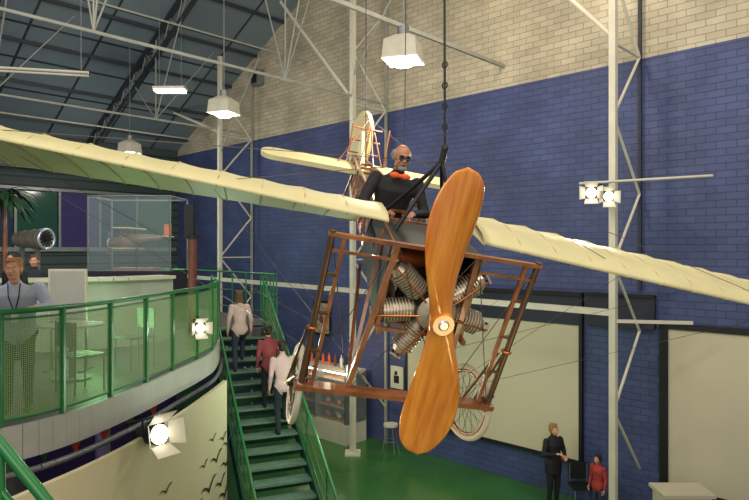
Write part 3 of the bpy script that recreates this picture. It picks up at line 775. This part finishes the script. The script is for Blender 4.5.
# people on stairs
def stairz(d): 
    i=round((d-8.8)/(5.3/19)-.9); return 3.55*(i+1)/19
def onstair(name,d,off,top,pants,hair,style,female,s,**k):
    c=SC(d)+SP*off; z=stairz(d)
    up=.187*1/s
    person(name,Matrix.Translation((c.x,c.y,z))@Matrix.Rotation(math.atan2(.383,.924),4,'Z')@Matrix.Scale(s,4),top,pants,sk,hair,style,female=female,
      kn=[(-.1,.06,.5),(.1,.26,.66)],an=[(-.1,-.02,.09),(.1,.27,.09+up)],lean=(0,.12),**k)
onstair('woman_climbing_stairs',12.85,-.2,M_pinkw,M_jeans,M_hair_b,'long',True,.95)
onstair('man_climbing_stairs',11.45,.33,M_beige,M_teal,M_hair_d,'short',False,.99)
onstair('visitor_climbing_stairs',12.0,.2,M_mauve,M_blackcloth,M_hair_d,'short',False,.9)
person('woman_standing',PM(3.69,12.8,0,math.radians(205),.98),M_blackcloth,M_blackcloth,sk,M_hair_bl,'bob',female=True,coat=True,
   el=[(-.27,.02,1.14),(.27,.02,1.14)],wr=[(-.1,.25,1.12),(.14,.26,1.2)],broad=1.1)
person('child_standing',PM(4.4,12.2,0,math.radians(120),.73),M_red,M_jeans,sk,M_hair_d,'bob',female=True,broad=1.12)

# ---------------------------------------------------------------- lower hall furniture
dc=MB('food_display_case')
a0,a1,b0,b1=12.2,14.7,11.5,12.3
M_wd=mat('case_wood',(150,104,66),.5)
hbox(dc,a0,a1,b0,b1,0,.55,M_white); hbox(dc,a0,a1,b1-.05,b1,.55,1.95,M_white); hbox(dc,a0,a1,b0+.15,b1,1.9,1.98,M_white)
for z in(.56,.95,1.35,1.7): hbox(dc,a0+.03,a1-.03,b0+.1,b1-.05,z-.02,z,M_wd)
for a in(a0,(a0+a1)/2,a1-.04): hbox(dc,a,a+.04,b0,b1,.55,1.9,M_grey)
hbox(dc,a0,a1,b0,b0+.015,.55,1.9,M_glass)
fm=[mat('food_%d'%i,c,.6) for i,c in enumerate([(206,120,60),(226,190,120),(190,60,50),(240,230,210),(120,150,70)])]
for z in(.56,.95,1.35):
    for i in range(15): dc.sph(L(a0+.15+i*.155,b0+.35+.1*(i%3),z+.07),(.07,.06,.07),random.choice(fm),nu=8,nv=6)
hbox(dc,a0+.2,a1-.2,b0+.3,b0+.34,1.82,1.87,M_lamp)
dc.build(frame=HALL)
bo=MB('bottle_row')
for i in range(7):
    p=L(12.9+i*.26,12.0,1.98); c=random.choice([M_dgreen,M_maroon,M_white,M_orange]); bo.tube(p,p+V((0,0,.22)),.045,m=c,n=10); bo.tube(p+V((0,0,.22)),p+V((0,0,.27)),.045,.016,c,10); bo.tube(p+V((0,0,.27)),p+V((0,0,.34)),.016,m=c,n=8)
bo.build()
def poster(name,a0,a1,z0,z1,fc,ic,fig):
    p=MB(name); b=BW-.02; hbox(p,a0,a1,b-.03,b,z0,z1,fc); hbox(p,a0+.07,a1-.07,b-.04,b-.02,z0+.07,z1-.07,ic)
    am=(a0+a1)/2; zm=(z0+z1)/2
    if fig: hbox(p,am-.09,am+.09,b-.05,b-.04,zm-.15,zm+.05,fig); p.sph(L(am,b-.045,zm+.12),(.06,.02,.06),fig)
    p.build(frame=HALL)
poster('framed_poster',13.9,14.7,2.7,3.75,M_black,mat('poster_print',(150,140,120),.6,var=.4,scale=6),M_maroon)
poster('framed_silhouette',11.0,11.45,1.55,2.15,M_white,M_white,M_black)
# stools near case
def stool(name,a,b):
    s=MB(name); c=L(a,b,0); s.tube(c+V((0,0,.68)),c+V((0,0,.74)),.19,m=M_white,n=16)
    for k in range(4):
        an=k*math.pi/2+.4; s.tube(c+V((math.cos(an)*.24,math.sin(an)*.24,0)),c+V((math.cos(an)*.12,math.sin(an)*.12,.68)),.014,m=M_grey,n=6)
    s.torus(c+V((0,0,.3)),(0,0,1),.18,.01,M_grey,16,5); s.build()
stool('bar_stool',11.0,12.0)
ch=MB('chair'); c=V((4.25,12.75,0))
ch.box(c+V((0,0,.45)),(.42,.42,.04),M_black); ch.box(c+V((0,.2,.7)),(.4,.03,.34),M_black)
for x in(-.18,.18):
    for y in(-.18,.18): ch.tube(c+V((x,y,0)),c+V((x,y,.45 if y<0 else .85)),.014,m=M_grey,n=6)
ch.build()
cb=MB('display_plinth'); cb.box((5.4,10.9,.52),(.8,.5,1.04),M_white); cb.box((5.4,10.9,1.07),(.9,.6,.06),M_screen); cb.box((5.4,10.9,.05),(.75,.46,.1),M_black); cb.build()

# ---------------------------------------------------------------- balcony furniture/background
cn=MB('reception_counter')
cp=smooth([(-6.9,10.3),(-5.8,10.6),(-4.7,11.1),(-3.9,12.0)],5)
for i in range(len(cp)-1):
    p,q=cp[i],cp[i+1]; d=(q-p).normalized(); n2=V((-d.y,d.x))
    cn.box8([V((x.x,x.y,z)) for z in(ZB,ZB+1.2) for x in(p,q,q+n2*.1,p+n2*.1)],M_fascia)
    cn.box8([V((x.x,x.y,z)) for z in(ZB+1.2,ZB+1.26) for x in(p-n2*.1,q-n2*.1,q+n2*.45,p+n2*.45)],M_white)
cn.build()
bd=MB('display_board'); bd.box((-4.45,9.0,ZB+1.1),(.55,.04,.75),M_white); bd.box((-4.45,8.975,ZB+1.1),(.49,.01,.69),M_fascia)
for x in(-4.7,-4.2): bd.tube((x,9.03,ZB),(x,9.03,ZB+1.47),.018,m=M_grey,n=6); bd.box((x,9.03,ZB+.015),(.05,.4,.03),M_grey)
bd.build()
gc=MB('glass_display_case'); x0,x1,y0,y1,z0,z1=-6.1,-4.35,13.2,14.4,ZB,6.45
M_wal=mat('model_metal',(130,112,92),.4,.3)
gc.box(((x0+x1)/2,(y0+y1)/2,ZB+.65),(x1-x0,y1-y0,1.3),M_dark)
for x in(x0,x1):
    for y in(y0,y1): gc.tube((x,y,ZB+1.3),(x,y,z1),.022,m=M_grey,n=6)
for x in(x0,x1): gc.tube((x,y0,z1),(x,y1,z1),.022,m=M_grey,n=6)
for y in(y0,y1): gc.tube((x0,y,z1),(x1,y,z1),.022,m=M_grey,n=6)
gc.box(((x0+x1)/2,y0,(ZB+1.3+z1)/2),(x1-x0,.01,z1-ZB-1.3),M_glass)
# model aeroplane inside: body, wings, tail, struts
gc.tube((-5.9,13.8,5.45),(-5.55,13.8,5.5),.08,.17,M_wal,16); gc.tube((-5.55,13.8,5.5),(-4.55,13.8,5.58),.17,.05,M_wal,16); gc.torus((-5.9,13.8,5.45),(1,0,0),.1,.02,M_spoke,16,6)
gc.box((-5.45,13.8,5.78),(.34,1.1,.025),M_cream); gc.box((-5.45,13.8,5.34),(.34,1.1,.025),M_cream); gc.box((-4.62,13.8,5.6),(.16,.5,.02),M_cream); gc.box((-4.6,13.8,5.74),(.16,.02,.26),M_orange)
for y in(13.35,13.7,13.9,14.25): gc.tube((-5.45,y,5.34),(-5.45,y,5.78),.012,m=M_wood,n=6)
gc.box((-5.91,13.8,5.45),(.015,.06,.5),M_wood)
gc.tube((-5.3,13.8,4.85),(-5.3,13.8,5.36),.03,m=M_black); gc.box((-5.3,13.8,4.88),(.9,.5,.06),M_wd)
gc.build()
po=MB('maroon_post'); po.tube((-3.2,10.9,ZB),(-3.2,10.9,5.55),.075,m=M_maroon,n=14); po.box((-3.25,10.9,5.8),(.16,.12,.6),M_black); po.tube((-3.2,10.9,5.5),(-3.2,10.9,5.55),.1,m=M_black,n=14); po.build()
je=MB('jet_engine'); c=V((-9.9,17.2,5.6)); dv=V((.95,-.3,0))
e_=c+dv*1.0; je.tube(c,e_,.2,.29,M_engine,24); je.torus(e_,dv,.27,.04,M_spoke,24,8)
for t_ in(.3,.6,.85): je.torus(c+dv*t_,dv,.2+.09*t_,.02,M_grey,24,6)
je.tube(e_-dv*.05,e_+dv*.15,.1,.02,M_crank,16)
for k in range(12):
    a=k*math.pi/6; u=V((0,0,1)); v=dv.normalized().cross(u); d=u*math.cos(a)+v*math.sin(a); je.beam(e_+d*.06,e_+d*.26,.08,.015,M_crank,up=dv)
for t_ in(.15,.7): 
    q=c+dv*t_; je.beam((q.x,q.y,ZB),(q.x,q.y,5.4),.1,.1,M_grey)
je.build()
# back glazed partition on balcony
gp=MB('window_1'); M_wg=mat('window_blue_glass',(34,48,60),.12,emit=(50,80,110),es=.08); M_wg2=mat('window_green_glass',(30,58,46),.12,emit=(50,110,80),es=.12); M_wg3=mat('window_violet_glass',(48,44,70),.12,emit=(90,70,150),es=.12)
for i in range(8):
    b0=1.0+i*1.4
    hbox(gp,AE-.08,AE-.04,b0,b0+1.3,5.4,7.3,(M_wg,M_wg2,M_wg3)[i%3])
    hbox(gp,AE-.12,AE-.02,b0-.05,b0+.03,5.3,7.4,M_grey)
hbox(gp,AE-.14,AE-.02,-3,12.4,7.35,7.45,M_grey); hbox(gp,AE-.14,AE-.02,-3,12.4,5.25,5.4,M_grey); hbox(gp,AE-.3,AE-.02,-6,12.4,8.1,8.25,M_fascia)
gp.build(frame=HALL)
dk=MB('ventilation_duct'); dk.beam(L(AE-1.5,-4,8.0),L(AE-1.5,12.2,8.0),.25,.2,M_truss); dk.build()
# plant
pl=MB('potted_palm'); c=V((-9.3,15.6,ZB)); M_leaf=mat('leaf',(40,74,44),.5,var=.3)
pl.tube(c,c+V((0,0,.6)),.25,.33,M_maroon,16); pl.tube(c+V((0,0,.6)),c+V((0,0,3.2)),.07,.05,M_wood,8)
for k in range(34):
    a=k*2.4; el_=random.uniform(.2,1.1); top_=c+V((0,0,2.9+.01*k)); ln_=random.uniform(.55,.85); dd=V((math.cos(a),math.sin(a),0)); sd=V((-dd.y,dd.x,0))
    pts=[top_+dd*ln_*t+V((0,0,ln_*(el_*t-1.1*t*t))) for t in(0,.25,.5,.75,1)]
    for i in range(4):
        w0=.08*math.sin(math.pi*(i/4)*.9+.25); w1=.08*math.sin(math.pi*((i+1)/4)*.9+.25)
        pl.add([pts[i]-sd*w0,pts[i]+sd*w0,pts[i+1]+sd*w1,pts[i+1]-sd*w1],[(0,1,2,3)],M_leaf,True)
pl.build()
# table and chairs
def table(name,x,y):
    t=MB(name); t.tube((x,y,ZB+.72),(x,y,ZB+.75),.4,m=M_fascia,n=24); t.tube((x,y,ZB),(x,y,ZB+.72),.035,m=M_grey); t.tube((x,y,ZB),(x,y,ZB+.03),.25,m=M_grey,n=20); t.build()
table('cafe_table',-4.1,8.4); table('cafe_table',-5.4,7.6)
def chair(name,x,y,rz):
    c=MB(name); R=Matrix.Rotation(rz,3,'Z'); o=V((x,y,ZB)); T=lambda p:o+R@V(p)
    c.box(T((0,0,.45)),(.42,.42,.03),M_grey,R); c.box(T((0,.2,.72)),(.42,.02,.3),M_grey,R)
    for a in(-.19,.19):
        c.tube(T((a,-.19,0)),T((a,-.19,.45)),.012,m=M_grey,n=6); c.tube(T((a,.2,0)),T((a,.2,.88)),.012,m=M_grey,n=6)
    c.build()
chair('cafe_chair',-3.65,7.7,2.6); chair('cafe_chair',-4.9,7.0,1.4); chair('cafe_chair',-3.6,9.3,-.6)

# ---------------------------------------------------------------- lights
def area(name,loc,target,size,e,col=(1,.96,.9)):
    l=bpy.data.lights.new(name,'AREA'); l.energy=e; l.size=size; l.color=col
    o=bpy.data.objects.new(name,l); o.location=loc; o.rotation_euler=(V(target)-V(loc)).to_track_quat('-Z','Y').to_euler(); scene.collection.objects.link(o)
area('ceiling_light_1',(-1,1,11.5),(0,7,4),5,480,(1,.93,.8))
area('ceiling_light_2',(5,4,12.5),(5,11,4),4,430,(1,.93,.82))
area('ceiling_light_3',(-8,6,11.5),(-7,13,6),4,380)
area('front_fill_light',(0,-3,6.5),(1,6,4.5),4,230,(1,.9,.76))  # unseen frontal fill behind the camera, well below the roof
def pt(name,loc,e,col,r=.15):
    l=bpy.data.lights.new(name,'POINT'); l.energy=e; l.color=col; l.shadow_soft_size=r; o=bpy.data.objects.new(name,l); o.location=loc; scene.collection.objects.link(o)
pt('green_uplight',(-4.2,9.3,4.2),38,(.4,1,.35),.3); pt('purple_light',(-4.6,9.0,2.6),30,(.6,.3,1)); pt('blue_light',(-7.5,16.5,6.2),40,(.4,.5,1))
pt('green_floor_light',(0,12,2.5),70,(.7,1,.5)); pt('warm_case_light',(-1.2,16.4,2.6),50,(1,.8,.55)); pt('stair_light',(-1.0,10,3.4),60,(.8,1,.85)); pt('green_back',(-6.5,19,5),50,(.4,1,.5))
pt('upper_wall_fill',(2.2,11.2,11.5),260,(1,.86,.64),.4); pt('low_prop_fill',(1.7,2.6,2.6),65,(1,.8,.4),.4)  # unseen point lights added to brighten the upper wall and the lower propeller blade
wd=bpy.data.worlds.new('world'); scene.world=wd; wd.use_nodes=True; bg=wd.node_tree.nodes['Background']; bg.inputs[0].default_value=(.88,.88,.95,1); bg.inputs[1].default_value=.38

cam=bpy.data.cameras.new('camera'); cam.sensor_width=36; cam.lens=29.8; cam.clip_end=200
co=bpy.data.objects.new('camera',cam); co.location=(0,0,H); co.rotation_euler=(math.radians(90),0,0); scene.collection.objects.link(co); scene.camera=co
